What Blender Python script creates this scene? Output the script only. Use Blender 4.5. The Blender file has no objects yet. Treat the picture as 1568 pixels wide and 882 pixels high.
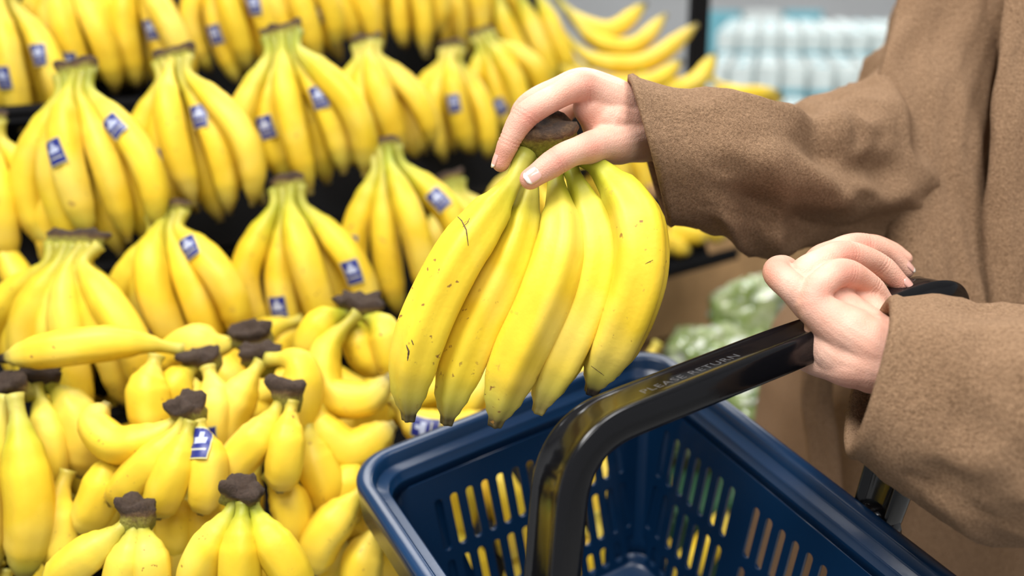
import bpy, math, random
from mathutils import Vector, Matrix, noise
from mathutils.bvhtree import BVHTree
random.seed(11)
CZ=1.35; PT=math.radians(16); C=math.cos(PT); S=math.sin(PT); FP=1524.4
def loc(u,v,d):
    """survey point (sight-line bearing + measured distance) -> world metres"""
    x=(u-784)/FP*d; up=(441-v)/FP*d
    return Vector((x, d*C+up*S, CZ+up*C-d*S))
def lv(x,d,up):
    return Vector((x, d*C+up*S, CZ+up*C-d*S))
def ldir(x,d,up):
    return Vector((x, d*C+up*S, up*C-d*S))
# ---------------------------------------------------------------- builder
class MB:
    def __init__(s): s.v=[];s.f=[];s.m=[];s.c=[];s.uv=[]
    def add(s,p,c=(0,0,0),uv=(0,0)):
        s.v.append(tuple(p)); s.c.append(c); s.uv.append(uv); return len(s.v)-1
    def face(s,idx,m=0): s.f.append(tuple(idx)); s.m.append(m)
    def build(s,name,mats,parent=None,smooth=True):
        me=bpy.data.meshes.new(name); me.from_pydata(s.v,[],s.f)
        for m in mats: me.materials.append(m)
        me.polygons.foreach_set('material_index',s.m)
        me.polygons.foreach_set('use_smooth',[smooth]*len(s.f))
        a=me.color_attributes.new('bcol','FLOAT_COLOR','POINT')
        flat=[]
        for c in s.c: flat+= [c[0],c[1],c[2],1.0]
        a.data.foreach_set('color',flat)
        b=me.attributes.new('suv','FLOAT_VECTOR','POINT')
        flat=[]
        for c in s.uv: flat+=[c[0],c[1],0.0]
        b.data.foreach_set('vector',flat)
        me.update()
        o=bpy.data.objects.new(name,me); bpy.context.collection.objects.link(o)
        if parent: o.parent=parent
        return o
def empty(name):
    o=bpy.data.objects.new(name,None); bpy.context.collection.objects.link(o); return o
def catmull(ctrl,n):
    P=[Vector(p) for p in ctrl]
    if len(P)==2: P=[P[0],(P[0]+P[1])/2,P[1]]
    Q=[P[0]*2-P[1]]+P+[P[-1]*2-P[-2]]
    out=[]
    for i in range(1,len(Q)-2):
        a,b,c,d=Q[i-1:i+3]
        for k in range(12):
            t=k/12
            out.append(0.5*((2*b)+(c-a)*t+(2*a-5*b+4*c-d)*t*t+(3*b-a-3*c+d)*t**3))
    out.append(P[-1])
    L=[0]
    for i in range(1,len(out)): L.append(L[-1]+(out[i]-out[i-1]).length)
    T=L[-1]
    def ev(s):
        x=s*T; 
        if x<=0: return out[0].lerp(out[1],x/max(1e-9,L[1]))
        for i in range(1,len(out)):
            if L[i]>=x:
                return out[i-1].lerp(out[i],(x-L[i-1])/max(1e-9,L[i]-L[i-1]))
        return out[-1]+(out[-1]-out[-2]).normalized()*(x-T)
    return ev,T
def interp(tab,s):
    if s<=tab[0][0]: return tab[0][1]
    for (a,x),(b,y) in zip(tab,tab[1:]):
        if s<=b:
            t=(s-a)/(b-a); t=t*t*(3-2*t); return x+(y-x)*t
    return tab[-1][1]
def frames(pts,hint):
    n=len(pts); T=[]
    for i in range(n):
        t=pts[min(n-1,i+1)]-pts[max(0,i-1)]; T.append(t.normalized())
    N=[(hint-T[0]*hint.dot(T[0])).normalized()]
    for i in range(1,n):
        v=N[-1]-T[i]*N[-1].dot(T[i]); N.append(v.normalized())
    return T,N,[T[i].cross(N[i]) for i in range(n)]
def rings(mb,R,mat=0,cap0=True,cap1=True,closed=True):
    k=len(R[0])
    for a,b in zip(R,R[1:]):
        for j in range(k if closed else k-1):
            j2=(j+1)%k; mb.face((a[j],a[j2],b[j2],b[j]),mat)
    if cap0: mb.face(tuple(reversed(R[0])),mat)
    if cap1: mb.face(tuple(R[-1]),mat)
# ---------------------------------------------------------------- materials
def mat(name): 
    m=bpy.data.materials.new(name); m.use_nodes=True; nt=m.node_tree
    return m,nt,nt.nodes['Principled BSDF']
def N(nt,t,**k):
    n=nt.nodes.new(t)
    for a,b in k.items(): setattr(n,a,b)
    return n
def ramp(nt,fac,stops,interp='LINEAR'):
    r=N(nt,'ShaderNodeValToRGB'); r.color_ramp.interpolation=interp
    e=r.color_ramp.elements
    while len(e)<len(stops): e.new(0.5)
    for el,(p,c) in zip(e,stops): el.position=p; el.color=(*c,1)
    nt.links.new(fac,r.inputs[0]); return r.outputs[0]
def mix(nt,fac,a,b,bt='MIX'):
    m=N(nt,'ShaderNodeMix',data_type='RGBA',blend_type=bt)
    for inp,v in ((m.inputs[0],fac),(m.inputs[6],a),(m.inputs[7],b)):
        if isinstance(v,(int,float)): inp.default_value=v
        elif isinstance(v,tuple): inp.default_value=(*v,1)
        else: nt.links.new(v,inp)
    return m.outputs[2]
def noi(nt,scale,detail=3,rough=.5,vec=None):
    n=N(nt,'ShaderNodeTexNoise'); n.inputs['Scale'].default_value=scale
    n.inputs['Detail'].default_value=detail; n.inputs['Roughness'].default_value=rough
    if vec is None:
        g=N(nt,'ShaderNodeNewGeometry'); vec=g.outputs['Position']
    nt.links.new(vec,n.inputs['Vector']); return n.outputs['Fac']
def bump(nt,b,h,strength,dist=.001):
    n=N(nt,'ShaderNodeBump'); n.inputs['Strength'].default_value=strength; n.inputs['Distance'].default_value=dist
    nt.links.new(h,n.inputs['Height']); nt.links.new(n.outputs[0],b.inputs['Normal'])
def simple(name,col,rough=.5,spec=.5,metal=0,var=.12,nscale=8,bs=0,bscale=60,coat=0):
    m,nt,b=mat(name)
    f=noi(nt,nscale,4)
    c=ramp(nt,f,[(.3,tuple(x*(1-var) for x in col)),(.7,tuple(min(1,x*(1+var)) for x in col))])
    nt.links.new(c,b.inputs['Base Color'])
    b.inputs['Roughness'].default_value=rough; b.inputs['Specular IOR Level'].default_value=spec
    b.inputs['Metallic'].default_value=metal; b.inputs['Coat Weight'].default_value=coat
    if bs: bump(nt,b,noi(nt,bscale,4),bs)
    return m
def banana_mat():
    m,nt,b=mat('banana_peel')
    at=N(nt,'ShaderNodeAttribute',attribute_name='bcol')
    sp=N(nt,'ShaderNodeSeparateColor'); nt.links.new(at.outputs['Color'],sp.inputs[0])
    s=sp.outputs[0]
    green=ramp(nt,s,[(0,(.22,.24,.03)),(.12,(.31,.35,.025)),(.23,(.48,.47,.025)),(.40,(.80,.58,.03)),(.80,(.82,.60,.035)),(.89,(.58,.52,.06)),(.958,(.32,.27,.06)),(.975,(.035,.022,.012)),(1,(.012,.009,.007))])
    yel=ramp(nt,s,[(0,(.44,.38,.06)),(.12,(.66,.52,.06)),(.28,(.86,.62,.042)),(.80,(.86,.61,.042)),(.91,(.74,.56,.08)),(.96,(.38,.30,.07)),(.975,(.035,.022,.012)),(1,(.012,.009,.007))])
    c=mix(nt,sp.outputs[1],yel,green)
    f=noi(nt,22,4); c2=ramp(nt,f,[(.3,(.88,.80,.68)),(.65,(1,1,1))])
    c=mix(nt,1.0,c,c2,'MULTIPLY')
    # paler waxy patches
    f=noi(nt,14,2); c2=ramp(nt,f,[(.48,(0,0,0)),(.72,(.45,.45,.45))])
    c=mix(nt,c2,c,(.88,.70,.18))
    # small brown flecks and bruises
    v=noi(nt,170,2); st=ramp(nt,v,[(.665,(0,0,0)),(.72,(1,1,1))])
    w=noi(nt,12,2); wt=ramp(nt,w,[(.50,(0,0,0)),(.60,(1,1,1))])
    k=mix(nt,1.0,st,wt,'MULTIPLY')
    c=mix(nt,k,c,(.30,.15,.03))
    # larger brown scuffs
    v=noi(nt,48,5,.65); st=ramp(nt,v,[(.66,(0,0,0)),(.75,(.8,.8,.8))])
    c=mix(nt,st,c,(.36,.19,.05))
    nt.links.new(c,b.inputs['Base Color'])
    b.inputs['Roughness'].default_value=.48; b.inputs['Specular IOR Level'].default_value=.32
    b.inputs['Subsurface Weight'].default_value=.05; b.inputs['Subsurface Radius'].default_value=(.01,.006,.001)
    b.inputs['Subsurface Scale'].default_value=.5
    bump(nt,b,noi(nt,260,3),.18,.001)
    return m
def crown_mat():
    m,nt,b=mat('banana_crown')
    at=N(nt,'ShaderNodeAttribute',attribute_name='bcol')
    sp=N(nt,'ShaderNodeSeparateColor'); nt.links.new(at.outputs['Color'],sp.inputs[0])
    f=noi(nt,140,5,.6)
    a=N(nt,'ShaderNodeMath',operation='MULTIPLY_ADD'); nt.links.new(f,a.inputs[0]); a.inputs[1].default_value=.5; 
    nt.links.new(sp.outputs[0],a.inputs[2])
    c=ramp(nt,a.outputs[0],[(.42,(.38,.38,.04)),(.66,(.34,.29,.05)),(.80,(.18,.10,.04)),(1.0,(.06,.034,.02))])
    g=noi(nt,420,4,.7); c2=ramp(nt,g,[(.35,(.55,.5,.45)),(.65,(1.0,1.0,1.0))])
    nt.links.new(mix(nt,1.0,c,c2,'MULTIPLY'),b.inputs['Base Color']); b.inputs['Roughness'].default_value=.8
    bump(nt,b,noi(nt,240,6,.7),1.0,.003)
    return m
def sticker_mat():
    m,nt,b=mat('fruit_label')
    at=N(nt,'ShaderNodeAttribute',attribute_name='suv')
    sp=N(nt,'ShaderNodeSeparateXYZ'); nt.links.new(at.outputs['Vector'],sp.inputs[0])
    def box(cx,cy,hx,hy):
        outs=[]
        for o,c0,h in ((sp.outputs[0],cx,hx),(sp.outputs[1],cy,hy)):
            q=N(nt,'ShaderNodeMath',operation='COMPARE'); nt.links.new(o,q.inputs[0]); q.inputs[1].default_value=c0; q.inputs[2].default_value=h
            outs.append(q.outputs[0])
        a=N(nt,'ShaderNodeMath',operation='MULTIPLY'); nt.links.new(outs[0],a.inputs[0]); nt.links.new(outs[1],a.inputs[1]); return a.outputs[0]
    c=mix(nt,box(.5,.5,.45,.46),(.50,.46,.18),(.010,.018,.17))
    c=mix(nt,box(.5,.56,.27,.10),c,(.42,.46,.60))
    c=mix(nt,box(.5,.74,.10,.10),c,(.42,.46,.60))
    c=mix(nt,box(.5,.28,.34,.03),c,(.40,.40,.35))
    nt.links.new(c,b.inputs['Base Color']); b.inputs['Roughness'].default_value=.4
    return m
def wool_mat():
    m,nt,b=mat('camel_wool')
    f=noi(nt,520,4,.8); g=noi(nt,14,3); h=noi(nt,220,3,.6)
    c=ramp(nt,f,[(.30,(.170,.094,.048)),(.70,(.520,.325,.190))])
    c2=ramp(nt,g,[(.3,(.88,.86,.84)),(.7,(1,1,1))])
    nt.links.new(mix(nt,1.0,c,c2,'MULTIPLY'),b.inputs['Base Color'])
    b.inputs['Roughness'].default_value=1; b.inputs['Specular IOR Level'].default_value=.08
    b.inputs['Sheen Weight'].default_value=.22; b.inputs['Sheen Roughness'].default_value=.5
    b.inputs['Sheen Tint'].default_value=(.85,.6,.42,1)
    a=N(nt,'ShaderNodeMath',operation='ADD'); nt.links.new(f,a.inputs[0]); nt.links.new(h,a.inputs[1])
    bump(nt,b,a.outputs[0],1.0,.0035)
    return m
def skin_mat():
    m,nt,b=mat('skin')
    at=N(nt,'ShaderNodeAttribute',attribute_name='red')
    f=noi(nt,60,3); g=noi(nt,18,3)
    base=ramp(nt,f,[(.3,(.64,.37,.27)),(.7,(.73,.46,.35))])
    c2=ramp(nt,g,[(.35,(1,.88,.86)),(.6,(1,1,1))])
    base=mix(nt,1.0,base,c2,'MULTIPLY')
    c=mix(nt,at.outputs['Fac'],base,(.60,.22,.16))
    nt.links.new(c,b.inputs['Base Color']); b.inputs['Roughness'].default_value=.52; b.inputs['Specular IOR Level'].default_value=.35
    b.inputs['Subsurface Weight'].default_value=.15; b.inputs['Subsurface Radius'].default_value=(.012,.004,.002); b.inputs['Subsurface Scale'].default_value=.4
    v=N(nt,'ShaderNodeTexVoronoi'); v.inputs['Scale'].default_value=800
    g=N(nt,'ShaderNodeNewGeometry'); nt.links.new(g.outputs['Position'],v.inputs['Vector'])
    bump(nt,b,v.outputs['Distance'],.25,.0008)
    return m
def nail_mat():
    m,nt,b=mat('fingernail')
    at=N(nt,'ShaderNodeAttribute',attribute_name='suv')
    sp=N(nt,'ShaderNodeSeparateXYZ'); nt.links.new(at.outputs['Vector'],sp.inputs[0])
    c=ramp(nt,sp.outputs[1],[(0,(.66,.38,.32)),(.74,(.70,.38,.31)),(.80,(.84,.74,.66)),(1,(.88,.80,.72))])
    nt.links.new(c,b.inputs['Base Color']); b.inputs['Roughness'].default_value=.15; b.inputs['Coat Weight'].default_value=.5
    return m
PEEL=banana_mat(); CROWN=crown_mat(); LABEL=sticker_mat(); WOOL=wool_mat(); SKIN=skin_mat(); NAIL=nail_mat()
BM=[PEEL,CROWN,LABEL]
NAVY=simple('navy_plastic',(.003,.025,.075),.26,.45,var=.1,bs=.05,bscale=300)
BLACKP=simple('black_gloss_plastic',(.004,.004,.005),.13,.4,bs=.04,bscale=200)
GREYT=simple('grey_lettering',(.07,.07,.075),.35,.5)
RACK=simple('black_metal_rack',(.005,.005,.006),.7,.12)
# ---------------------------------------------------------------- bananas
RP=[(0,.42),(.05,.34),(.11,.35),(.2,.56),(.3,.84),(.42,1),(.66,1),(.8,.92),(.89,.70),(.945,.46),(.97,.30),(.985,.28),(1,.25)]
SL=[i/30 for i in range(28)]+[.925,.945,.96,.97,.98,.99,1.0]
def banana(mb,ctrl,R=.0185,green=.4,seg=15,stick=None,face=None,size=1.15,rp=RP,pn_=.075):
    ev,T=catmull(ctrl,0)
    pts=[ev(s) for s in SL]
    hint=Vector((random.uniform(-1,1),random.uniform(-1,1),random.uniform(-.3,.3)))
    Tn,Nn,Bn=frames(pts,hint)
    RR=[]
    wob=random.uniform(0,6)
    for i,s in enumerate(SL):
        r=R*interp(rp,s); ring=[]
        pent=pn_*min(1,s*4) if s<.9 else pn_+.06*(s-.9)*10
        for j in range(seg):
            th=2*math.pi*j/seg
            rr=r*(1+pent*math.cos(5*th+wob)+.02*math.sin(2*th+s*3))
            ring.append(mb.add(pts[i]+(Nn[i]*math.cos(th)+Bn[i]*math.sin(th))*rr,(s,green,j/seg)))
        RR.append(ring)
    rings(mb,RR,0)
    if stick is not None and face is not None:
        s0=stick; c0=ev(s0); t0=(ev(s0+.02)-ev(s0-.02)).normalized()
        f=(face-t0*face.dot(t0)).normalized(); g=t0.cross(f)
        hw=.0095*size; hl=.0125*size; n=7; G=[]; tw=random.uniform(-.35,.35)
        for a in range(n):
            row=[]
            for b_ in range(n):
                x0=(b_/(n-1)-.5)*2*hw; y0=(a/(n-1)-.5)*2*hl
                x=x0*math.cos(tw)-y0*math.sin(tw); y=x0*math.sin(tw)+y0*math.cos(tw)
                s=s0+y/T; r=R*interp(rp,s)*1.085+.0004
                th=x/r
                row.append(mb.add(ev(s)+(f*math.cos(th)+g*math.sin(th))*r,(0,0,0),(b_/(n-1),1-a/(n-1))))
            G.append(row)
        for a in range(n-1):
            for b_ in range(n-1): mb.face((G[a][b_],G[a][b_+1],G[a+1][b_+1],G[a+1][b_]),2)
def crown(mb,M,rx,ry,h,seg=28,dark=0.0,rough=.22):
    prof=[(-1.5,.62,0.0),(-.7,.90,.08),(-.2,.98,.2),(.2,1.0,.35),(.55,1.07,.6),(.85,1.03,.7),(1.0,.88,.75),(1.0,.6,.78),(.88,.3,.7),(.9,.08,.85)]
    RR=[]
    for z,k,c in prof:
        ring=[]
        for j in range(seg):
            th=2*math.pi*j/seg; cx=math.cos(th); sy=math.sin(th)
            p=Vector((rx*k*math.copysign(abs(cx)**.8,cx),ry*k*math.copysign(abs(sy)**.8,sy),z*h))
            w=M@p; q=noise.noise(w*80); q2=noise.noise(w*200+Vector((3,3,3)))
            w=M@(p*(1+rough*q+rough*.5*q2)+Vector((0,0,q*.004*max(0,z))))
            ring.append(mb.add(w,(min(1,c+dark),0,0)))
        RR.append(ring)
    rings(mb,RR,1)
def orient(yaw,lean,roll):
    r=math.radians
    return Matrix.Rotation(r(yaw),4,'Z')@Matrix.Rotation(-r(lean),4,'X')@Matrix.Rotation(r(roll),4,'Y')
def bunch(u,v,d,n=5,L=.195,yaw=-10,lean=20,roll=0,sweep=.0,green=.5,labels=(),R=.0176,back=True,spread=1.0,name='banana_bunch'):
    mb=MB(); M=Matrix.Translation(loc(u,v,d))@orient(yaw+random.uniform(-8,8),lean,roll); M3=M.to_3x3()
    face=M3@Vector((0,-1,.05))
    lab=dict(labels)
    def lay(n,yo,ws,seed):
        sk=random.uniform(-.008,.012)
        for i in range(n):
            t=0 if n==1 else (i-(n-1)/2)/((n-1)/2)
            hw=.0172*(n-1)*spread*ws
            l=L*random.uniform(.90,1.06)*(1-.06*abs(t)); jit=random.uniform(-.007,.007); bw=random.uniform(.020,.038)
            o=(.010 if (i%2) else -.004)+yo+abs(t)*.018+random.uniform(-.004,.004)
            P=[]
            for s,wx in ((0,.16),(.14,.27),(.32,.62),(.55,1.0),(.78,1.10),(1,.93)):
                x=t*hw*wx+(sweep+sk)*math.sin(math.pi*min(1,s))+jit*s
                if s==0: x=t*.0042*n
                y=o*min(1,s*3)-bw*math.sin(math.pi*s**.9)+.012*s
                P.append(M@Vector((x,y,-l*s)))
            gr=min(1,max(0,green+random.uniform(-.25,.25)))
            banana(mb,P,R*random.uniform(.93,1.06),gr,15,lab.get(i) if yo==0 else None,face)
    lay(n,0,1,0)
    if back: lay(max(2,n-2),.034,.95,1)
    crown(mb,M@Matrix.Translation((0,.004,.004)),.0044*n+.003,.010,.0105,dark=.05)
    return mb.build(name,BM)
# row 1
bunch(2,-22,1.28,4,L=.195,labels=((2,.62),(3,.5)),roll=-4,green=.2,lean=12)
bunch(92,-62,1.33,4,L=.185,labels=((1,.55),(2,.80)),roll=-4,green=.3,lean=12)
bunch(205,-62,1.38,5,L=.19,labels=((3,.55),),roll=-3,green=.2,lean=12)
bunch(325,-78,1.44,4,L=.19,labels=((1,.62),(3,.55)),roll=-14,lean=15)
bunch(410,-85,1.50,4,L=.185,labels=((0,.65),),roll=-16,lean=15)
bunch(490,-85,1.58,4,L=.18,roll=-14,labels=((1,.6),),green=.2,lean=15)
bunch(585,-84,1.70,4,roll=-16,sweep=.01,green=.3)
bunch(664,-82,1.80,4,roll=-12,green=.3)
bunch(735,-80,1.90,4,roll=-14,green=.8)
# row 2
bunch(-20,188,1.13,4,L=.175,roll=-10,labels=((2,.5),),green=.3)
bunch(115,112,1.11,5,L=.20,roll=-13,labels=((2,.52),(4,.42)),green=.75,sweep=.004)
bunch(264,92,1.17,5,L=.188,roll=-14,labels=((1,.62),(3,.42)),green=.45)
bunch(432,54,1.23,5,L=.20,roll=-14,labels=((1,.6),(3,.5)),green=.9)
bunch(562,68,1.38,4,L=.178,roll=-15,labels=((1,.62),),green=.5)
bunch(692,76,1.56,4,L=.172,roll=-6,labels=((0,.5),(2,.55)),green=.5)
bunch(738,56,1.66,4,L=.165,roll=-22,labels=((1,.7),),green=.6)
# row 3
bunch(-30,330,1.12,4,L=.18,roll=-8,green=.3)
bunch(115,374,1.01,7,L=.178,roll=-2,labels=((0,.72),),green=.4,spread=.82)
bunch(256,328,1.10,5,L=.165,roll=-13,labels=((1,.80),(4,.32)),green=.5)
bunch(440,288,1.14,4,L=.185,roll=-13,labels=((1,.68),(3,.6)),green=.65,spread=1.15)
bunch(588,228,1.22,4,L=.205,roll=-12,labels=((0,.60),(3,.45)),green=.9,spread=1.2,back=False)
bunch(690,280,1.42,4,L=.19,roll=-20,green=1)
bunch(800,240,1.62,5,L=.19,roll=-14,green=.6)
bunch(925,180,1.82,5,L=.19,roll=-14,green=.5)
bunch(1000,190,1.88,5,L=.19,roll=-18,green=.4)
# ---------------------------------------------------------------- loose piles
def pile(name,groups):
    mb=MB()
    for g in groups:
        kind,pts=g[0],g[1]
        if kind=='c':
            u,v,d=pts; w=g[2] if len(g)>2 else 1
            crown(mb,Matrix.Translation(loc(u,v,d))@orient(random.uniform(-25,25),random.uniform(-35,10),random.uniform(-25,25)),.0150*w,.011,.0115,dark=.18,rough=.4)
        else:
            R=g[2] if len(g)>2 else .0185
            P=[loc(*p) for p in pts]
            lb=g[3] if len(g)>3 else None
            banana(mb,P,R,g[4] if len(g)>4 else random.uniform(0,.35),15,lb,Vector((0,-1,.4)))
    return mb.build(name,BM)
def b3(pts,d,dd=0,**k):
    n=len(pts)
    return [(p[0],p[1],d+dd*i/(n-1)-.012*math.sin(math.pi*i/(n-1))) for i,p in enumerate(pts)]
G=[]
G.append(('b',b3([(280,536),(200,524),(100,532),(2,549)],.93,-.03),.0165))
G+= [('c',(290,627,.855),1.0),('b',b3([(284,634),(235,668),(180,680),(145,648),(165,618)],.86,.02),.0165),
     ('b',b3([(286,640),(250,690),(205,735),(168,770)],.85,.01),.0165),('b',b3([(292,645),(275,700),(255,750),(240,792)],.845),.0165),
     ('b',b3([(304,645),(318,700),(316,750),(308,785)],.85),.016,.25)]
G+= [('c',(440,600,.87),1.0),('b',b3([(432,612),(400,665),(365,705),(345,745)],.87),.0175),('b',b3([(447,614),(440,670),(436,710),(428,752)],.865),.0165)]
G+= [('c',(385,515,.97),1.3),('c',(402,545,.94),1.3),('c',(308,552,.93),1.1),
     ('b',b3([(300,560),(270,590),(265,640)],.93),.0175),('b',b3([(318,562),(330,610),(325,660),(330,700)],.92),.0185,.72),
     ('b',b3([(400,555),(375,590),(350,640),(345,700)],.93),.019),('b',b3([(410,550),(455,555),(462,610),(430,690)],.93),.019),
     ('b',b3([(375,520),(330,530),(290,525),(240,570)],.98),.0175),('b',b3([(240,545),(228,590),(232,640),(240,670)],.91),.019)]
G+= [('c',(548,468,1.0),1.5),('b',b3([(535,478),(500,490),(478,520),(470,560)],1.0),.018,None,.9),
     ('b',b3([(548,480),(500,535),(500,600),(560,612),(600,575)],.98,-.03),.018,None,.5),('b',b3([(556,480),(585,500),(598,540),(610,590)],1.0),.0185,None,.9),
     ('b',b3([(548,480),(545,505),(560,545),(590,570)],1.01),.018,None,.9),
     ('b',b3([(478,590),(490,655),(540,690),(605,650)],.94),.0195),('b',b3([(600,610),(640,650),(700,660),(760,640)],.98),.019,.4),
     ('b',b3([(470,640),(480,700),(500,750),(487,788)],.92),.0185),('b',b3([(410,725),(440,765),(450,800),(440,832)],.90),.018)]
G+= [('c',(372,755,.80),1.1),('b',b3([(362,768),(335,815),(310,860),(290,920)],.80),.0165,None,.9),('b',b3([(372,770),(368,820),(366,870),(366,930)],.795),.0165,None,.9),
     ('b',b3([(384,768),(410,820),(440,865),(470,920)],.80),.0165,None,.9)]
G+= [('c',(208,788,.80),1.0),('b',b3([(198,798),(160,830),(120,860),(70,900)],.80),.016,None,.7),('b',b3([(206,800),(200,840),(190,880),(185,930)],.80),.0155,None,1),
     ('b',b3([(216,800),(226,840),(232,880),(230,930)],.80),.0155,None,.9)]
G+= [('c',(18,592,.90),1.3),('c',(62,578,.93),1.2),('b',b3([(22,604),(38,700),(48,790),(35,890)],.87),.020,None,.9),('b',b3([(8,604),(-14,700),(-25,790),(-10,880)],.88),.019,None,.5),
     ('b',b3([(55,590),(70,650),(75,710),(60,770)],.92),.0185,None,.7),('b',b3([(72,586),(108,620),(128,670),(125,730)],.93),.0185,None,.8)]
G+= [('b',b3([(190,680),(165,730),(150,770),(125,815)],.88),.0185),('b',b3([(105,720),(85,780),(95,840),(130,880)],.89),.019),('b',b3([(560,745),(520,790),(490,830),(480,880)],.89),.0185),
     ('b',b3([(585,800),(560,850),(555,890),(570,930)],.90),.0185),('b',b3([(250,760),(265,790),(268,815),(262,840)],.89),.018),('b',b3([(525,690),(535,730),(530,770),(540,800)],.93),.0185),
     ('b',b3([(330,740),(310,790),(320,830),(330,860)],.90),.0185),('b',b3([(590,700),(580,740),(570,780),(575,820)],.95),.0185)]
# under layer filling the bin
for i in range(85):
    u=random.uniform(-60,1050); v=random.uniform(540,960)
    if u>560 : v=random.uniform(600,900)
    d=1.10-(v-520)/362*.17+random.uniform(.02,.07)+(max(0,u-560)*.00045)
    a=random.gauss(1.57,.7); l=85; k=random.choice([-22,22])
    p=[(u-math.cos(a)*l,v-math.sin(a)*l),(u-math.cos(a)*l*.4+k*math.sin(a),v-math.sin(a)*l*.4-k*math.cos(a)),(u+math.cos(a)*l*.4+k*math.sin(a),v+math.sin(a)*l*.4-k*math.cos(a)),(u+math.cos(a)*l,v+math.sin(a)*l)]
    G.append(('b',b3(p,d),.0185))
pile('banana_pile',G)
G=[]
for p,d,g in [([(760,-20),(775,40),(800,90),(825,135)],1.84,.9),([(790,-20),(815,40),(835,90),(850,135)],1.85,.9),([(820,-20),(845,40),(862,80),(880,120)],1.87,.8),
  ([(850,-5),(890,35),(940,45),(990,5)],1.96,.5),([(868,15),(910,60),(970,70),(1020,22)],1.94,.3),([(860,50),(910,92),(990,95),(1068,38)],1.90,.2),
  ([(880,95),(930,128),(1000,125),(1045,92)],1.87,.2),([(980,110),(1020,135),(1065,125),(1096,82)],1.88,.6),([(860,100),(900,150),(960,160),(1010,150)],1.86,.2),
  ([(1020,135),(1070,150),(1130,145),(1195,142)],1.95,.1),([(840,70),(870,110),(900,140),(920,160)],1.88,.6),([(1010,150),(1060,165),(1120,165),(1180,160)],1.97,.1),
  ([(1000,325),(1020,345),(1045,358),(1085,366)],1.72,.1),([(985,330),(1005,360),(1025,375),(1058,388)],1.70,.1),([(1040,330),(1070,345),(1090,355),(1112,362)],1.74,.1),
  ([(960,320),(990,355),(1010,372),(1030,390)],1.68,.1),
  ([(1090,120),(1110,135),(1150,150),(1200,150)],2.0,.1)]:
    G.append(('b',b3(p,d),.0185,None,g))
pile('banana_heap',G)
# ---------------------------------------------------------------- hero bunch
mb=MB()
H=[([(803,236,.742),(785,278,.732),(738,345,.718),(697,405,.712),(651,500,.712),(630,580,.72),(626,643,.73)],.0190,.75),
   ([(815,238,.752),(809,300,.742),(783,395,.730),(732,500,.728),(697,590,.733),(684,649,.74)],.0182,.9),
   ([(843,238,.748),(853,296,.738),(858,370,.722),(832,460,.716),(786,560,.722),(757,652,.735)],.0190,.8),
   ([(862,236,.752),(884,282,.742),(914,365,.732),(907,440,.728),(868,530,.73),(838,595,.735),(824,632,.74)],.0185,.9),
   ([(875,230,.748),(920,260,.738),(972,330,.722),(979,415,.716),(950,505,.722),(918,570,.735),(905,602,.742)],.0205,.9)]
RPH=[(0,.50),(.05,.36),(.10,.34),(.17,.50),(.26,.82),(.38,.98),(.5,1),(.68,1),(.8,.93),(.89,.72),(.945,.48),(.97,.31),(.985,.28),(1,.25)]
for p,R,g in H:
    banana(mb,[loc(*q) for q in p],R,g,30,rp=RPH,pn_=.085)
Mh=Matrix.Translation(loc(832,209,.748))@Matrix.Rotation(math.radians(-4),4,'Y')@Matrix.Rotation(math.radians(24),4,'X')
crown(mb,Mh,.0245,.0155,.0125,40,-.06,.12)
# bruises and scratches lying on the peel
bv=BVHTree.FromPolygons([Vector(q) for q in mb.v],mb.f)
def scar(pts,r):
    r*=.6
    out=[]; fine=[]
    for a,b in zip(pts,pts[1:]):
        for k in range(8): fine.append((a[0]+(b[0]-a[0])*k/8,a[1]+(b[1]-a[1])*k/8))
    fine.append(pts[-1])
    for u,v in fine:
        o=Vector((0,0,CZ)); dr=(loc(u,v,1)-o).normalized(); h=bv.ray_cast(o,dr)
        if h[0] is not None: out.append((h[0],h[1]))
    RR=[]; n=len(out)
    for i,(p,nn) in enumerate(out):
        t=(out[min(n-1,i+1)][0]-out[max(0,i-1)][0]).normalized(); 
        if nn.dot(p-Vector((0,0,CZ)))>0: nn=-nn
        sd=t.cross(nn).normalized(); w=r*(.35+.65*math.sin(math.pi*(i+.5)/n))*(1+.5*noise.noise(p*900))
        RR.append([mb.add(p+sd*w+nn*.00005,(.58,0,0)),mb.add(p+sd*w*.5+nn*.00022,(.58,0,0)),mb.add(p-sd*w*.5+nn*.00022,(.58,0,0)),mb.add(p-sd*w+nn*.00005,(.58,0,0))])
    rings(mb,RR,1,False,False,False)
scar([(697,328),(707,338),(714,352),(717,376)],.0009); scar([(708,348),(716,341),(719,334)],.0008)
scar([(622,528),(626,538),(624,552)],.0012); scar([(630,520),(633,528)],.0008)
scar([(988,404),(1000,398)],.0004); scar([(905,560),(925,575)],.0004)
mb.build('banana_bunch',BM)
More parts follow.
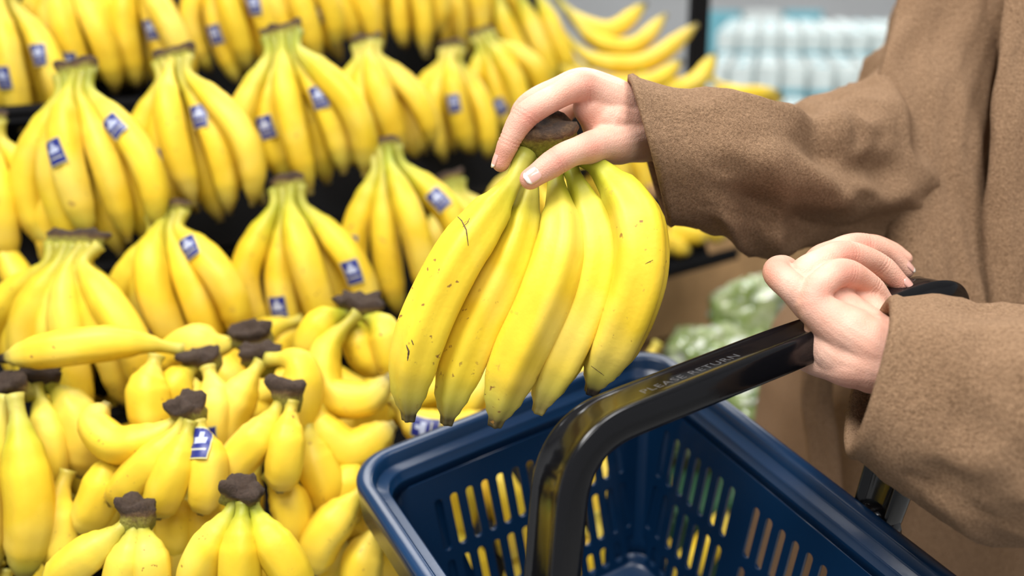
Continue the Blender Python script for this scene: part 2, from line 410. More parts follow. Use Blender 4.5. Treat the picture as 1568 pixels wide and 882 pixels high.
# ---------------------------------------------------------------- rack
rk=empty('banana_display_rack')
def quadbox(mb,A,B,D,th):
    """slab: origin A, edge to B, down vector D, thickness vector th"""
    P=[A,B,B+D,A+D]; Q=[p+th for p in P]
    i=[mb.add(p) for p in P+Q]
    for f in ((0,1,2,3),(7,6,5,4),(0,4,5,1),(1,5,6,2),(2,6,7,3),(3,7,4,0)): mb.face([i[k] for k in f])
def tier(a,b,name,ext=(.5,.45),ln=.235,drop=.085):
    A=loc(*a); B=loc(*b); B.z=A.z=(A.z+B.z)/2
    e=(B-A).normalized(); A=A-e*ext[0]; B=B+e*ext[1]
    back=Vector((-e.y,e.x,0))
    dn=(-back*.40+Vector((0,0,-.9))).normalized()
    nrm=e.cross(dn).normalized()
    if nrm.y>0: nrm=-nrm      # towards aisle
    off=-nrm*.070
    mb=MB()
    A=A+off;B=B+off
    quadbox(mb,A+dn*drop,B+dn*drop,dn*(ln-drop),-nrm*.012)
    F=A+dn*ln; F2=B+dn*ln
    quadbox(mb,F,F2,nrm*.060,dn*.010)
    quadbox(mb,F+nrm*.060,F2+nrm*.060,-dn*.010,nrm*.006)
    mb.build(name,[RACK],rk,False)
    return F,F2,nrm
t1=tier((205,-70,1.42),(668,-82,1.82),'tier_top',(.6,.35),.235,0)
t2=tier((115,110,1.15),(692,74,1.60),'tier_middle',(.5,.40))
t3=tier((115,372,1.04),(588,226,1.27),'tier_lower',(.5,.66),.215)
# back panel, bin and base cabinet
e=(t3[1]-t3[0]).normalized(); bk=Vector((-e.y,e.x,0))
mb=MB()
A=t3[0]+bk*.02; B=t3[1]+bk*.02
A.z=B.z=t3[0].z+.01
dep=.36
def zz(p,z): q=p.copy(); q.z=z; return q
LB=(B-A).length
quadbox(mb,zz(A,A.z-.02),zz(A+e*(LB-.28),A.z-.02),Vector((0,0,-(A.z-.03))),bk*.02)
fl=-bk*dep
A2=A+e*.1; B2=A+e*(LB*.66)
quadbox(mb,zz(A2,.84),zz(B2,.84),fl*.92+Vector((0,0,-.12)),Vector((0,0,-.015)))
quadbox(mb,zz(A2+fl*.92,.77),zz(B2+fl*.92,.77),Vector((0,0,-.75)),bk*.015)
# inner black backing behind the two lower tiers
for T_,h in ((t1,.10),(t2,.10)):
    a_=T_[0].copy(); b_=T_[1].copy()
    quadbox(mb,a_+bk*.02,b_+bk*.02,Vector((0,0,-.55)),bk*.01)
mb.build('base_cabinet',[RACK],rk,False)
mb=MB()
p=loc(1068,60,2.15)
for x,y,h in ((p.x,p.y,1.9),(p.x-1.75,p.y-.62,1.9)):
    quadbox(mb,Vector((x-.02,y-.02,0)),Vector((x+.02,y-.02,0)),Vector((0,.04,0)),Vector((0,0,h)))
mb.build('rack_posts',[RACK],rk,False)
# ---------------------------------------------------------------- basket
bs=empty('shopping_basket')
Lc=lv(-.147,.86,-.151); Bc=lv(.140,.99,-.053)
U=(Bc-Lc); WU=U.length; U.normalize()
V=ldir(.489,-.768,-.413); V=(V-U*V.dot(U)).normalized()
Nn=U.cross(V); 
if Nn.z<0: Nn=-Nn
WV=.47; DP=.21; tp=.035; rc=.038; FW=.026
def bp(a,b,h,o=0):
    """basket coords: a along short side, b along long side, h height rel. rim"""
    return Lc+U*a+V*b+Nn*h
def rr_path(inset,r,n=8):
    pts=[]
    for cx,cy,a0 in ((inset+r,inset+r,180),(WU-inset-r,inset+r,270),(WU-inset-r,WV-inset-r,0),(inset+r,WV-inset-r,90)):
        for k in range(n+1):
            a=math.radians(a0+90*k/n); pts.append((cx+r*math.cos(a),cy+r*math.sin(a)))
    return pts
def loftpath(mb,prof,closed_prof=False,m=0,n=8):
    RR=[]
    for ins,h in prof:
        pts=rr_path(ins,max(.004,rc-ins*.6),n); RR.append([mb.add(bp(a,b,h)) for a,b in pts])
    if closed_prof: RR.append(RR[0])
    rings(mb,RR,m,False,False)
    return RR
mb=MB()
# rolled rim with outer skirt and stepped inner ledge
loftpath(mb,[(.026,-.030),(.0245,-.014),(.023,-.0125),(.0155,-.0115),(.0145,-.010),(.0135,-.002),(.0115,0),(.004,0),(.0015,-.0012),(.0003,-.004),(.0005,-.040),(.0035,-.040),(.0035,-.008),(.010,-.007),(.012,-.0135),(.022,-.0155),(.0285,-.030)],True,n=12)
def ins(h): return .026+tp*(-h-.03)/(DP-.03)
mb.build('rim',[NAVY],bs,True)
# slotted walls via filled 2D curves
def wall(name,length,org,dx,inward,flip):
    cu=bpy.data.curves.new(name,'CURVE'); cu.dimensions='2D'; cu.fill_mode='BOTH'; cu.extrude=.0013; cu.bevel_depth=.0004; cu.bevel_resolution=1
    def poly(P):
        s=cu.splines.new('POLY'); s.points.add(len(P)-1)
        for q,(x,y) in zip(s.points,P): q.co=(x,y,0,1)
        s.use_cyclic_u=True
    i0=rc; H=DP-.03
    k=tp
    poly([(i0+.0,0),(length-i0-.0,0),(length-i0-k*.4,-H),(i0+k*.4,-H)])
    sw=.0042; pitch=.0158
    n=int((length-2*i0-.035)/pitch)
    x0=length/2-(n-1)*pitch/2
    for i in range(n):
        if n>18 and (i%8)==7: continue
        x=x0+i*pitch; xx=x
        for y1,y2 in ((-.022,-.076),(-.086,-.138),(-.148,-.172)):
            P=[]
            for k2 in range(7):
                a=math.pi*k2/6; P.append((xx+sw*math.cos(a),y1-sw+sw*math.sin(a)))
            for k2 in range(7):
                a=math.pi+math.pi*k2/6; P.append((xx+sw*math.cos(a),y2+sw+sw*math.sin(a)))
            poly(P)
    ob=bpy.data.objects.new(name,cu); bpy.context.collection.objects.link(ob)
    bpy.context.view_layer.update()
    me=bpy.data.meshes.new_from_object(ob.evaluated_get(bpy.context.evaluated_depsgraph_get()))
    bpy.data.objects.remove(ob)
    sl=tp/(DP-.03)
    for v in me.vertices:
        x,y,z=v.co
        h=-.03+y
        w=org+dx*x+Nn*h+inward*(.0272+sl*(-y)+z)
        v.co=w
    me.materials.clear(); me.materials.append(NAVY)
    o=bpy.data.objects.new(name,me); bpy.context.collection.objects.link(o); o.parent=bs
wall('wall_end_far',WU,Lc,U,V,0)
wall('wall_end_near',WU,Lc+V*WV,U,-V,0)
wall('wall_side_far',WV,Bc,V,-U,0)
wall('wall_side_near',WV,Lc,V,U,0)
mb=MB()
# corner webs
for (cx,cy,a0) in ((0,0,180),(1,0,270),(1,1,0),(0,1,90)):
    RR=[]
    for k in range(9):
        h=-.03-(DP-.03)*k/8; q=ins(h)
        r=max(.01,rc-.0275+.006)
        X0=q+r if cx==0 else WU-q-r; Y0=q+r if cy==0 else WV-q-r
        ring=[]
        for j in range(9):
            a=math.radians(a0+90*j/8); ring.append(mb.add(bp(X0+r*math.cos(a),Y0+r*math.sin(a),h)))
        ex=.026
        a=math.radians(a0); b_=math.radians(a0+90)
        t0=Vector((math.sin(a),-math.cos(a))); t1_=Vector((-math.sin(b_),math.cos(b_)))
        p0=Vector((X0+r*math.cos(a),Y0+r*math.sin(a)))+t0*ex; p1=Vector((X0+r*math.cos(b_),Y0+r*math.sin(b_)))+t1_*ex
        ring=[mb.add(bp(p0.x,p0.y,h))]+ring+[mb.add(bp(p1.x,p1.y,h))]
        RR.append(ring)
    rings(mb,RR,0,False,False,False)
o=mb.build('corner_posts',[NAVY],bs,True)
md=o.modifiers.new('s','SOLIDIFY'); md.thickness=.0022; md.offset=0
mb=MB(); q=.026+tp
RR=[[mb.add(bp(a,b,-DP+z)) for a,b in rr_path(q+k,.02)] for k,z in ((-.002,.012),(-.001,.002),(.004,-.002),(.03,-.002))]
rings(mb,RR,0,False,True)
o=mb.build('basket_floor',[NAVY],bs,True); md=o.modifiers.new('s','SOLIDIFY'); md.thickness=.0025
# handle
Hn=loc(862,668,.625); Hf=loc(1462,430,.775); PF=Bc+V*.285+U*.004-Nn*.02; PN=loc(832,1040,.640)
def hpath():
    r=.042
    a1=(Hn-PN).normalized(); br=(Hf-Hn).normalized(); a2=(PF-Hf).normalized()
    P=[PN-a1*.02,PN,PN.lerp(Hn,.4)]
    s=Hn-a1*r; P.append(s)
    for k in range(1,12):
        t=k/12; P.append((1-t)**2*s+2*t*(1-t)*Hn+t*t*(Hn+br*r))
    s2=Hf-br*r
    P+= [Hn+br*r]+[(Hn+br*r).lerp(s2,k/14) for k in range(1,14)]+[s2]
    for k in range(1,12):
        t=k/12; P.append((1-t)**2*s2+2*t*(1-t)*Hf+t*t*(Hf+a2*r))
    P+= [Hf+a2*r,Hf.lerp(PF,.6),PF,PF+a2*.02]
    return P
P=hpath(); mb=MB(); pn=((Hn-PN).cross(Hf-Hn)).normalized()
RR=[];n=len(P)
# section: box with a recessed web between side flanges
SEC=[(-1,-.55),(-.95,-1),(-.78,-1),(-.70,-.55),(-.35,-.45),(.35,-.45),(.70,-.55),(.78,-1),(.95,-1),(1,-.55),(1,.45),(.94,.9),(.80,1),(.66,.78),(.3,.72),(-.3,.72),(-.66,.78),(-.80,1),(-.94,.9),(-1,.45)]
for i,p in enumerate(P):
    t=(P[min(n-1,i+1)]-P[max(0,i-1)]).normalized(); b_=t.cross(pn).normalized(); ring=[]
    f=i/(n-1); grip=interp([(0,0),(.50,0),(.57,1),(.66,1),(.74,.2),(1,0)],f)
    aa=.0195-.003*grip; bb=.0115+.002*grip
    if i in (0,n-1): aa*=.6; bb*=.6
    for (x,y) in SEC:
        ln=math.hypot(x,y); x2=x/ln; y2=y/ln
        x=x*(1-grip)+x2*grip; y=y*(1-grip)+y2*grip*1.1
        ring.append(mb.add(p+pn*x*aa+b_*y*bb))
    RR.append(ring)
rings(mb,RR)
o=mb.build('handle',[BLACKP],bs,True)
md=o.modifiers.new('b','SUBSURF'); md.levels=1; md.render_levels=1
# raised lettering on the handle web
br=(Hf-Hn).normalized(); bn=br.cross(pn).normalized(); camp=Vector((0,0,CZ))
pc=Hn+br*.075
sg=1 if bn.dot(camp-pc)>0 else -1
offn=(.72 if sg>0 else .45)*.0115
fc=bpy.data.curves.new('lettering','FONT'); fc.body='PLEASE RETURN'; fc.size=.0105; fc.extrude=.0003; fc.space_character=1.1
ob=bpy.data.objects.new('lettering',fc); bpy.context.collection.objects.link(ob)
zax=bn*sg; xax=br; yax=zax.cross(xax)
Mx=Matrix((xax,yax,zax)).transposed().to_4x4(); 
ob.matrix_world=Matrix.Translation(Hn+br*.062-yax*.0035+zax*(offn-.0002))@Mx
fc.materials.append(GREYT)
bpy.context.view_layer.update()
me=bpy.data.meshes.new_from_object(ob.evaluated_get(bpy.context.evaluated_depsgraph_get()))
mw=ob.matrix_world.copy(); bpy.data.objects.remove(ob)
o=bpy.data.objects.new('lettering',me); bpy.context.collection.objects.link(o); o.parent=bs; o.matrix_world=mw
mb=MB()
for p,ax in ((PN,U),(PF,U)):
    RR=[]
    x=V;y=Nn
    for r,h in ((.0,-.016),(.014,-.016),(.019,-.012),(.019,.010),(.014,.014),(0,.014)):
        RR.append([mb.add(p+ax*h+(x*math.cos(2*math.pi*j/24)+y*math.sin(2*math.pi*j/24))*max(r,.0005)) for j in range(24)])
    rings(mb,RR)
mb.build('handle_pivots',[BLACKP],bs,True)
# ---------------------------------------------------------------- person
ps=empty('shopper')
def flesh(name,chains,redpts,creases,vox=.0011,dz=0.0):
    mb=MB()
    chains=[[(c[0],c[1],c[2]+dz,c[3]) for c in ch] for ch in chains]
    redpts=[(c[0],c[1],c[2]+dz,c[3]) for c in redpts]
    creases=[[(p[0],p[1],p[2]+dz) for p in pr] for pr in creases]
    for ch in chains:
        P=[loc(*c[:3]) for c in ch]; R=[c[3] for c in ch]
        ev,T=catmull(P,0)
        L=[0]
        for a,b in zip(P,P[1:]): L.append(L[-1]+(b-a).length)
        tab=[(l/L[-1],r) for l,r in zip(L,R)]
        n=max(8,int(T/.004)); pts=[ev(i/n) for i in range(n+1)]
        rad=[interp(tab,i/n) for i in range(n+1)]
        Tn,N2,B2=frames(pts,Vector((.3,.2,1)))
        RR=[]
        def ringat(p,r,i):
            return [mb.add(p+(N2[i]*math.cos(2*math.pi*j/18)+B2[i]*math.sin(2*math.pi*j/18))*r) for j in range(18)]
        for k in (80,60,40,20):
            a=math.radians(k); RR.append(ringat(pts[0]-Tn[0]*rad[0]*math.sin(a),rad[0]*math.cos(a),0))
        for i in range(n+1): RR.append(ringat(pts[i],rad[i],i))
        for k in (20,40,60,80):
            a=math.radians(k); RR.append(ringat(pts[-1]+Tn[-1]*rad[-1]*math.sin(a),rad[-1]*math.cos(a),n))
        rings(mb,RR)
    o=mb.build(name,[SKIN],None,True)
    m=o.modifiers.new('r','REMESH'); m.mode='VOXEL'; m.voxel_size=vox; m.use_smooth_shade=True
    m=o.modifiers.new('s','SMOOTH'); m.factor=.5; m.iterations=9
    bpy.context.view_layer.update()
    me=bpy.data.meshes.new_from_object(o.evaluated_get(bpy.context.evaluated_depsgraph_get()))
    o.modifiers.clear(); o.data=me
    if not me.materials: me.materials.append(SKIN)
    for p in me.polygons: p.use_smooth=True
    rp=[(loc(*c[:3]),c[3]) for c in redpts]
    cr=[]
    for a,b in creases:
        A=loc(*a); B=loc(*b); cr.append((A,(B-A).normalized()))
    at=me.attributes.new('red','FLOAT','POINT'); vals=[]
    nr=[v.normal.copy() for v in me.vertices]
    for i,v in enumerate(me.vertices):
        w=0; co=v.co.copy()
        for q,r in rp:
            w=max(w,math.exp(-((co-q).length/r)**2))
        dsp=0
        for A,ax in cr:
            dl=co-A
            if dl.length<.016:
                x=dl.dot(ax)+.0006*noise.noise(co*300)
                k=math.exp(-(dl.length/.0125)**6)
                for o_,st in ((-.0028,.6),(0,1),(.0026,.7)):
                    dsp+=st*k*math.exp(-((x-o_)/.00065)**2)
        dsp=min(1,dsp)
        if dsp>.01: v.co=co-nr[i]*dsp*.0006
        vals.append(min(1,w*.6+dsp*.4))
    at.data.foreach_set('value',vals)
    o.parent=ps
    return o
def nails(name,L,dz=0.0):
    mb=MB()
    for a,b,nrm,r,w in L:
        A=loc(a[0],a[1],a[2]+dz);B=loc(b[0],b[1],b[2]+dz); ax=(B-A).normalized(); nrm=Vector(nrm); nrm=(nrm-ax*nrm.dot(ax)).normalized(); sd=ax.cross(nrm)
        ln=.0125; c0=B-ax*.0075; G=[]
        for i in range(9):
            t=i/8; row=[]
            hw=w*math.sqrt(max(.05,1-(max(0,abs(t-.5)-.18)/.36)**2))
            for j in range(9):
                x=(j/8-.5)*2*hw; th=x/r; k=r+.0004-.0016*t*t-.0006*(1-t)**2
                row.append(mb.add(c0+ax*(t*ln)+nrm*math.cos(th)*k+sd*math.sin(th)*k,(0,0,0),(j/8,t)))
            G.append(row)
        rings(mb,G,0,False,False,False)
    o=mb.build(name,[NAIL],ps,True); m=o.modifiers.new('s','SOLIDIFY'); m.thickness=.0006; m.offset=0
# right hand (holds the bunch by its crown)
ri=[[(1040,205,.815,.027),(985,190,.79,.026),(940,165,.765,.020),(893,133,.742,.0122),(850,149,.733,.0098),(804,178,.729,.0102),(781,215,.731,.0084),(767,250,.736,.0068)],
    [(985,190,.79,.024),(945,160,.782,.019),(898,128,.762,.0122),(848,140,.765,.0098),(806,165,.775,.0100),(793,200,.782,.0084),(795,238,.782,.0070)],
    [(985,190,.80,.022),(950,165,.80,.018),(908,135,.786,.0118),(868,140,.795,.0095),(830,165,.803,.0092),(822,205,.800,.0080),(830,240,.792,.0068)],
    [(985,195,.81,.020),(955,175,.82,.016),(920,150,.810,.0108),(890,155,.820,.0085),(862,178,.822,.0080),(855,210,.815,.0070),(862,235,.805,.0060)],
    [(985,200,.785,.025),(950,215,.762,.0185),(912,224,.738,.0128),(876,234,.722,.0102),(852,247,.717,.0104),(812,274,.714,.0080)],
    [(975,190,.785,.026),(930,185,.76,.021),(905,165,.752,.014)]]
flesh('hand_right',ri,[(804,172,.722,.013),(893,125,.735,.013),(767,250,.73,.012),(812,274,.71,.012),(852,247,.71,.011),(905,225,.725,.012)],
   [((804,178,.729),(781,215,.731)),((781,215,.731),(767,250,.736)),((852,247,.717),(812,274,.714)),((893,140,.742),(850,152,.733)),((912,224,.738),(876,234,.722))])
nails('nails_right',[((852,247,.717),(812,274,.714),(-.1,-1,.35),.0083,.0062),((781,215,.731),(767,250,.736),(-1,-.25,.1),.0070,.0052)])
# left hand (closed round the basket handle: palm on the near side, fingers over the top, tips coming down beyond)
DZ=.010
le=[[(1420,580,.665,.026),(1350,540,.675,.025),(1300,510,.684,.020),(1247,472,.688,.0128),(1212,440,.688,.0105),(1190,418,.700,.0104),(1199,408,.722,.0086),(1222,420,.735,.0075)],
    [(1350,535,.680,.022),(1292,484,.696,.0178),(1232,430,.700,.0126),(1262,399,.706,.0102),(1296,390,.716,.0104),(1346,405,.732,.0088),(1384,440,.738,.0070)],
    [(1350,530,.690,.020),(1310,465,.712,.017),(1252,410,.722,.0118),(1285,383,.732,.0096),(1320,376,.742,.0098),(1358,388,.752,.0082),(1386,414,.758,.0068)],
    [(1350,540,.670,.020),(1306,512,.674,.018),(1246,466,.680,.0128),(1262,432,.682,.0104),(1292,418,.690,.0106),(1332,437,.706,.0086),(1358,468,.714,.0070)],
    [(1355,525,.70,.018),(1325,460,.735,.015),(1275,405,.748,.0105),(1305,378,.758,.0082),(1335,374,.766,.0080),(1364,382,.772,.0068),(1386,396,.774,.0058)],
    [(1350,560,.670,.020),(1305,560,.676,.0160),(1262,554,.690,.0120),(1232,546,.706,.0100),(1212,530,.722,.0080)],
    [(1350,540,.68,.024),(1300,515,.69,.022),(1272,486,.70,.018)],
    [(1340,560,.672,.020),(1285,540,.682,.018),(1262,505,.690,.014)]]
flesh('hand_left',le,[(1190,414,.693,.013),(1297,388,.707,.013),(1275,405,.71,.010),(1318,374,.734,.012),(1250,455,.672,.012),(1384,440,.730,.010),(1268,480,.68,.014),(1294,414,.682,.012)],
   [((1190,418,.700),(1199,408,.722)),((1296,390,.716),(1346,405,.732)),((1320,376,.742),(1358,388,.752)),((1292,418,.690),(1332,437,.706)),((1346,405,.732),(1384,440,.738)),((1332,437,.706),(1358,468,.714))],dz=DZ)
nails('nails_left',[((1346,405,.732),(1384,440,.738),(.5,-.7,.9),.0070,.0056),((1358,388,.752),(1386,414,.758),(.5,-.5,1),.0068,.0054),((1332,437,.706),(1358,468,.714),(.5,-.8,.7),.0070,.0055)],dz=DZ)
# sleeves
def sleeve(name,ctrl,folds,seed,cuff=.05,step=.0):
    P=[loc(*c[:3]) for c in ctrl]; ev,T=catmull(P,0); L=[0]
    for a,b in zip(P,P[1:]): L.append(L[-1]+(b-a).length)
    tab=[(l/L[-1],c[3]) for l,c in zip(L,ctrl)]
    cuffn=ldir(*ctrl[0][4]).normalized()
    secs=[(.09,-.009),(.02,-.009),(.006,-.0085),(.001,-.007),(-.001,-.0035),(.0005,0),(.004,.0018)]
    secs=[(a/T,b) for a,b in secs]+[(.004/T+(1-.004/T)*i/170,.0) for i in range(1,171)]
    base=[ev(i/200) for i in range(201)]
    Tn,N2,B2=frames(base,Vector((0,0,1)))
    mb=MB(); RR=[]; NS=96
    for (s,off) in secs:
        i=min(200,max(0,int(s*200))); p=ev(max(0,s)); 
        if s<0: p=ev(0)+ (ev(0)-ev(.01)).normalized()*(-s*T)
        R0=interp(tab,s); ring=[]; dist=s*T
        for j in range(NS):
            th=2*math.pi*j/NS
            c,sn=math.cos(th),math.sin(th)
            fold=min(1,max(0,(dist-.02)/.06))
            # diagonal drape folds + finer creases
            q=Vector((c*1.2+seed,sn*1.2,dist*11+c*.8)); 
            w=noise.noise(q)*.016*folds*fold
            q=Vector((c*1.6+seed*2,sn*1.6+dist*7,dist*20)); a_=abs(noise.noise(q)); w+=(.35-a_)*.020*folds*fold
            q=Vector((c*3+seed,sn*3,dist*45)); w+=noise.noise(q)*.003*fold
            w+=noise.noise(Vector((c*1.5,sn*1.5,seed)))*.005
            # long forearm seam
            if dist>.03: w-=.0022*math.exp(-(((th-2.15+math.pi)%(2*math.pi)-math.pi)*R0/.0025)**2)
            if step: w+=step*(1/(1+math.exp((dist-cuff)/.0012)))
            w-=.0016*math.exp(-((dist-cuff)/.0022)**2)
            r=R0+off+w
            pos=p+(N2[i]*c*r+B2[i]*sn*r)
            if dist<.12:
                k=(1-dist/.12) if dist>0 else 1
                rel=pos-p; tt=Tn[i]
                sh=-(rel.dot(cuffn))/max(.3,tt.dot(cuffn))
                pos=pos+tt*sh*k
            ring.append(mb.add(pos))
        RR.append(ring)
    rings(mb,RR,0,False,True)
    return mb.build(name,[WOOL],ps,True)
sleeve('sleeve_right',[(992,232,.785,.055,(.95,-.12,.27)),(1060,247,.80,.053),(1140,266,.83,.054),(1230,268,.88,.064),(1330,245,.95,.073),(1415,190,1.04,.078),(1475,80,1.15,.078),(1500,-30,1.22,.082)],1.0,3.1,.045,.0)
sleeve('sleeve_left',[(1328,575,.672,.052,(.95,-.22,-.27)),(1400,596,.665,.061),(1530,640,.65,.074),(1680,690,.65,.078),(1850,710,.68,.080),(1880,560,.76,.080),(1840,330,.86,.085),(1790,80,.94,.085)],.8,7.7,.048,.0035)
# coat body
tz=[(.45,.31,.29),(.70,.32,.27),(.88,.33,.235),(.94,.337,.225),(1.0,.37,.19),(1.09,.415,.16),(1.20,.425,.155),(1.32,.44,.145),(1.40,.47,.12),(1.44,.50,.09)]
mb=MB(); RR=[]
nz=120
for k in range(nz+1):
    z=.45+(1.45-.45)*k/nz
    fx=interp([(a,b) for a,b,_ in tz],z); rx=interp([(a,c) for a,_,c in tz],z)
    ry=interp([(.45,.27),(.9,.25),(1.1,.225),(1.25,.22),(1.36,.21),(1.42,.16),(1.45,.08)],z)
    ring=[]
    for j in range(160):
        th=2*math.pi*j/160; c,s=math.cos(th),math.sin(th)
        f=noise.noise(Vector((c*2.6,s*2.6,z*1.6)))*.022+(.3-abs(noise.noise(Vector((c*5,s*5,z*2.2+4)))))*.022
        ring.append(mb.add(Vector((fx+rx+(rx+f)*math.copysign(abs(c)**.8,c),1.12+(ry+f)*math.copysign(abs(s)**.8,s),z))))
    RR.append(ring)
rings(mb,RR)
mb.build('coat_body',[WOOL],ps,True)
def ribbon(name,ctrl,th,tw=Vector((1,0,0)),curl=0.0,fold=.006):
    """hanging cloth panel: ctrl rows (u,v,d,halfwidth)"""
    P=[loc(*c[:3]) for c in ctrl]; ev,T=catmull(P,0); mb=MB(); RR=[]
    tab=[(i/(len(ctrl)-1),c[3]) for i,c in enumerate(ctrl)]
    for i in range(61):
        s=i/60; p=ev(s); t=(ev(min(1,s+.01))-ev(max(0,s-.01))).normalized(); w=(tw-t*tw.dot(t)).normalized(); n=t.cross(w)
        if n.y>0: n=-n
        hw=interp(tab,s)*(1+.06*noise.noise(p*9)); ring=[]
        def pt(x,o):
            dz=curl*(1-x*x)*hw+fold*noise.noise(Vector((x*1.8,s*5,3.3)))+fold*.5*noise.noise(Vector((x*4,s*9,1.3)))
            return p+w*x*hw+n*(dz+o)
        M_=24
        for j in range(M_+1):
            x=-1+2*j/M_; e_=th*math.sqrt(max(0,1-abs(x)**8)); ring.append(mb.add(pt(x,e_)))
        for j in range(M_-1,0,-1):
            x=-1+2*j/M_; e_=th*math.sqrt(max(0,1-abs(x)**8)); ring.append(mb.add(pt(x,-e_)))
        RR.append(ring)
    rings(mb,RR); return mb.build(name,[WOOL],ps,True)
ribbon('coat_front_panel',[(1480,-80,.97,.052),(1452,40,.95,.054),(1428,150,.92,.054),(1428,280,.90,.050),(1448,400,.89,.052),(1465,540,.89,.057)],.007,Vector((1,.10,0)),.20,.010)
ribbon('coat_lapel',[(1600,-80,.90,.032),(1582,60,.89,.034),(1572,190,.88,.036),(1560,320,.88,.036),(1565,470,.88,.036)],.006,Vector((1,.25,0)),.3,.006)
ribbon('coat_placket',[(1262,500,1.04,.016),(1250,600,1.03,.016),(1262,700,1.02,.016),(1270,850,1.01,.016)],.006,Vector((1,-.4,0)),.2,.003)
# neck, head, hair, legs (above / below the photographed part)
def body(name,verts,edges,rad,m):
    me=bpy.data.meshes.new(name); me.from_pydata(verts,edges,[]); o=bpy.data.objects.new(name,me); bpy.context.collection.objects.link(o)
    md=o.modifiers.new('k','SKIN'); 
    for v,r in zip(me.skin_vertices[0].data,rad): v.radius=r
    me.skin_vertices[0].data[0].use_root=True
    o.modifiers.new('s','SUBSURF').levels=2; o.modifiers['s'].render_levels=2
    me.materials.append(m); o.parent=ps; return o
HAIR=simple('brown_hair',(.05,.025,.012),.5,.4); TROU=simple('dark_trousers',(.02,.022,.03),.9,.2)
cx,cy=.60,1.12
body('head',[(cx,cy,1.40),(cx-.01,cy,1.47),(cx-.03,cy,1.52),(cx-.035,cy,1.58),(cx-.02,cy,1.65),(cx-.085,cy,1.545),(cx-.125,cy,1.585)],[(0,1),(1,2),(2,3),(3,4),(2,5),(3,6)],[(.055,.055),(.05,.05),(.06,.07),(.075,.085),(.07,.08),(.02,.025),(.012,.012)],SKIN)
body('hair',[(cx+.03,cy,1.66),(cx+.055,cy,1.58),(cx+.065,cy,1.48),(cx+.06,cy,1.38)],[(0,1),(1,2),(2,3)],[(.085,.088),(.07,.085),(.05,.075),(.035,.06)],HAIR)
body('legs',[(cx,cy,.80),(cx,cy-.09,.75),(cx-.01,cy-.10,.45),(cx,cy-.10,.09),(cx,cy+.09,.75),(cx-.01,cy+.10,.45),(cx,cy+.10,.09),(cx-.13,cy-.10,.04),(cx-.13,cy+.10,.04)],[(0,1),(1,2),(2,3),(0,4),(4,5),(5,6),(3,7),(6,8)],[(.12,.12),(.09,.09),(.06,.06),(.045,.045),(.09,.09),(.06,.06),(.045,.045),(.035,.035),(.035,.035)],TROU)
# ---------------------------------------------------------------- cartons, boxes, produce
def rbox(mb,c,s,rot,m=0,bv=.004):
    hx,hy,hz=s[0]/2,s[1]/2,s[2]/2; Rz=Matrix.Rotation(rot,3,'Z'); RR=[]
    for z,k in ((-hz,bv),(-hz+bv,0),(hz-bv,0),(hz,bv)):
        ring=[]
        for sx,sy in ((-1,-1),(1,-1),(1,1),(-1,1)):
            x=sx*(hx-k);y=sy*(hy-k)
            ring+= [mb.add(c+Rz@Vector((x+(-sx*bv if sx*sy>0 else 0),y+(-sy*bv if sx*sy<0 else 0),z))),mb.add(c+Rz@Vector((x+(-sx*bv if sx*sy<0 else 0),y+(-sy*bv if sx*sy>0 else 0),z)))]
        RR.append(ring)
    rings(mb,RR,m)
WH=simple('carton_white',(.62,.68,.67),.35,.5,var=.15,nscale=30); TEAL=simple('carton_teal',(.16,.42,.50),.4,.5,nscale=20); CARD=simple('cardboard',(.46,.28,.13),.85,.2,nscale=30,bs=.2,bscale=120)
mb=MB(); rot=math.radians(-14); Rz=Matrix.Rotation(rot,3,'Z')
o0=Vector((.50,2.62,1.02))
for i in range(18):
    for j in range(24):
        step=.0 if j<5 else (.09 if j<12 else .17+.002*(j-12))
        for lev in range(2):
            if lev and 0<i<17 and j not in (0,5,12): continue
            c=o0+Rz@Vector((i*.078,j*.105,-lev*.125+step)); c.z+=random.uniform(-.002,.002)
            rbox(mb,c,(.070,.092,.115),rot,0); 
            if lev==0: rbox(mb,c+Vector((0,0,.056)),(.036,.046,.010),rot,1 if (i+j)%3==0 else 0,.002)
            rbox(mb,c+Vector((0,0,-.03)),(.072,.094,.04),rot,1 if j in (0,5,12) else 0,.002)
mb.build('milk_carton_stack',[WH,TEAL],None,False)
mb=MB(); rbox(mb,o0+Rz@Vector((.66,1.18,-.60)),(1.45,2.5,.83),rot,0,.01); mb.build('display_plinth',[simple('grey_plinth',(.35,.36,.37),.6)],None,False)
mb=MB()
for k in range(3):
    for l in range(5):
        rbox(mb,Vector((1.18+k*.23,6.0,.14+l*.26)),(.22,.4,.25),0,0 if l<4 else (k%2),.006)
mb.build('water_pack_stack',[TEAL,WH],None,False)
mb=MB()
p=loc(1085,455,1.95)
rbox(mb,Vector((p.x+.03,p.y+.16,.885)),(.56,.30,.30),math.radians(30),0,.004)
rbox(mb,Vector((p.x+.03,p.y+.16,.365)),(.56,.30,.72),math.radians(30),0,.004)
mb.build('cardboard_box',[CARD],None,False)
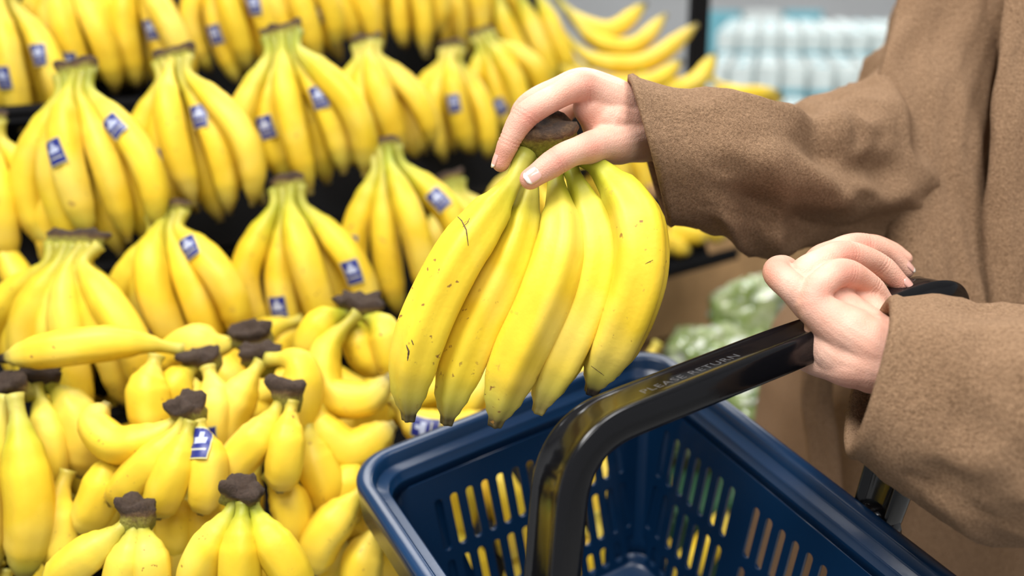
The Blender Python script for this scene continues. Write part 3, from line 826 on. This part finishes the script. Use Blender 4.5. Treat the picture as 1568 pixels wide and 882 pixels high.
# bags of leafy greens
GRM=[None]
def leafy(u,v,d,R,name):
    if GRM[0] is None:
        m,nt,b=mat('bagged_greens'); f=noi(nt,20,5,.6); g=noi(nt,34,3)
        c=ramp(nt,f,[(.3,(.05,.09,.025)),(.5,(.22,.30,.09)),(.68,(.52,.56,.36))])
        k=ramp(nt,g,[(.56,(0,0,0)),(.66,(.8,.8,.8))])
        nt.links.new(mix(nt,k,c,(.62,.63,.60)),b.inputs['Base Color']); b.inputs['Roughness'].default_value=.12; b.inputs['Coat Weight'].default_value=1
        GRM[0]=m
    mb=MB(); c=loc(u,v,d); RR=[]
    for i in range(1,48):
        ph=math.pi*i/48; ring=[]
        for j in range(72):
            th=2*math.pi*j/72; q=Vector((math.sin(ph)*math.cos(th),math.sin(ph)*math.sin(th),math.cos(ph)))
            k=1+.25*noise.noise(q*2.2+c*9)+.22*abs(noise.noise(q*5+c*3))+.05*abs(noise.noise(q*14+c*3))
            ring.append(mb.add(c+Vector((q.x*R[0],q.y*R[1],q.z*R[2]))*k))
        RR.append(ring)
    rings(mb,RR)
    return mb.build(name,[GRM[0]],None,True)
leafy(1150,485,1.66,(.062,.05,.066),'bagged_lettuce')
leafy(1092,545,1.62,(.075,.06,.048),'bagged_lettuce')
leafy(1165,575,1.58,(.058,.06,.058),'bagged_lettuce')
leafy(1165,635,1.54,(.058,.06,.052),'bagged_lettuce')
leafy(1065,640,1.62,(.07,.06,.058),'bagged_lettuce')
mb=MB(); p=loc(1115,640,1.62); rbox(mb,Vector((p.x-.03,p.y+.02,p.z/2-.04)),(.34,.28,p.z-.09),math.radians(30),0,.006); mb.build('produce_bin',[simple('green_bin',(.03,.10,.05),.5)],None,False)
# ---------------------------------------------------------------- room
def plane(name,pts,m):
    mb=MB(); mb.face([mb.add(Vector(p)) for p in pts]); return mb.build(name,[m],None,False)
FLM=simple('floor_vinyl',(.50,.50,.49),.35,.5,var=.06,nscale=3); WLM=simple('wall_paint',(.72,.73,.74),.8,.2,var=.04,nscale=2)
plane('floor',[(-3,-2.5,0),(5,-2.5,0),(5,8,0),(-3,8,0)],FLM)
plane('wall_back',[(-3,8,0),(5,8,0),(5,8,3.2),(-3,8,3.2)],WLM)
plane('wall_left',[(-3,-2.5,0),(-3,8,0),(-3,8,3.2),(-3,-2.5,3.2)],WLM)
plane('ceiling',[(-3,-2.5,3.2),(-3,8,3.2),(5,8,3.2),(5,-2.5,3.2)],simple('ceiling_tile',(.7,.7,.7),.9,.1))
def lamp(x,y,w,l,e,z=3.0,col=(1,.985,.965)):
    ld=bpy.data.lights.new('ceiling_light','AREA'); ld.shape='RECTANGLE'; ld.size=w; ld.size_y=l; ld.energy=e; ld.color=col
    o=bpy.data.objects.new('ceiling_light',ld); o.location=(x,y,z); bpy.context.collection.objects.link(o)
lamp(-.7,.1,.8,1.1,69); lamp(.6,.0,.7,1.1,36); lamp(-.2,2.4,1.2,1.0,42); lamp(1.8,4.2,1.8,1.8,85); lamp(.4,-1.6,1.2,.8,34)
w=bpy.data.worlds.new('World'); bpy.context.scene.world=w; w.use_nodes=True
w.node_tree.nodes['Background'].inputs[0].default_value=(.95,.97,1,1); w.node_tree.nodes['Background'].inputs[1].default_value=.39
# ---------------------------------------------------------------- camera
cd=bpy.data.cameras.new('camera'); cam=bpy.data.objects.new('camera',cd); bpy.context.collection.objects.link(cam)
cam.location=(0,0,CZ); cam.rotation_euler=(math.radians(90)-PT,0,0); cd.lens=FP/1568*36; cd.sensor_width=36
cd.clip_start=.02; cd.dof.use_dof=True; cd.dof.focus_distance=.72; cd.dof.aperture_fstop=2.8
bpy.context.scene.camera=cam
bpy.context.scene.view_settings.view_transform='Standard'
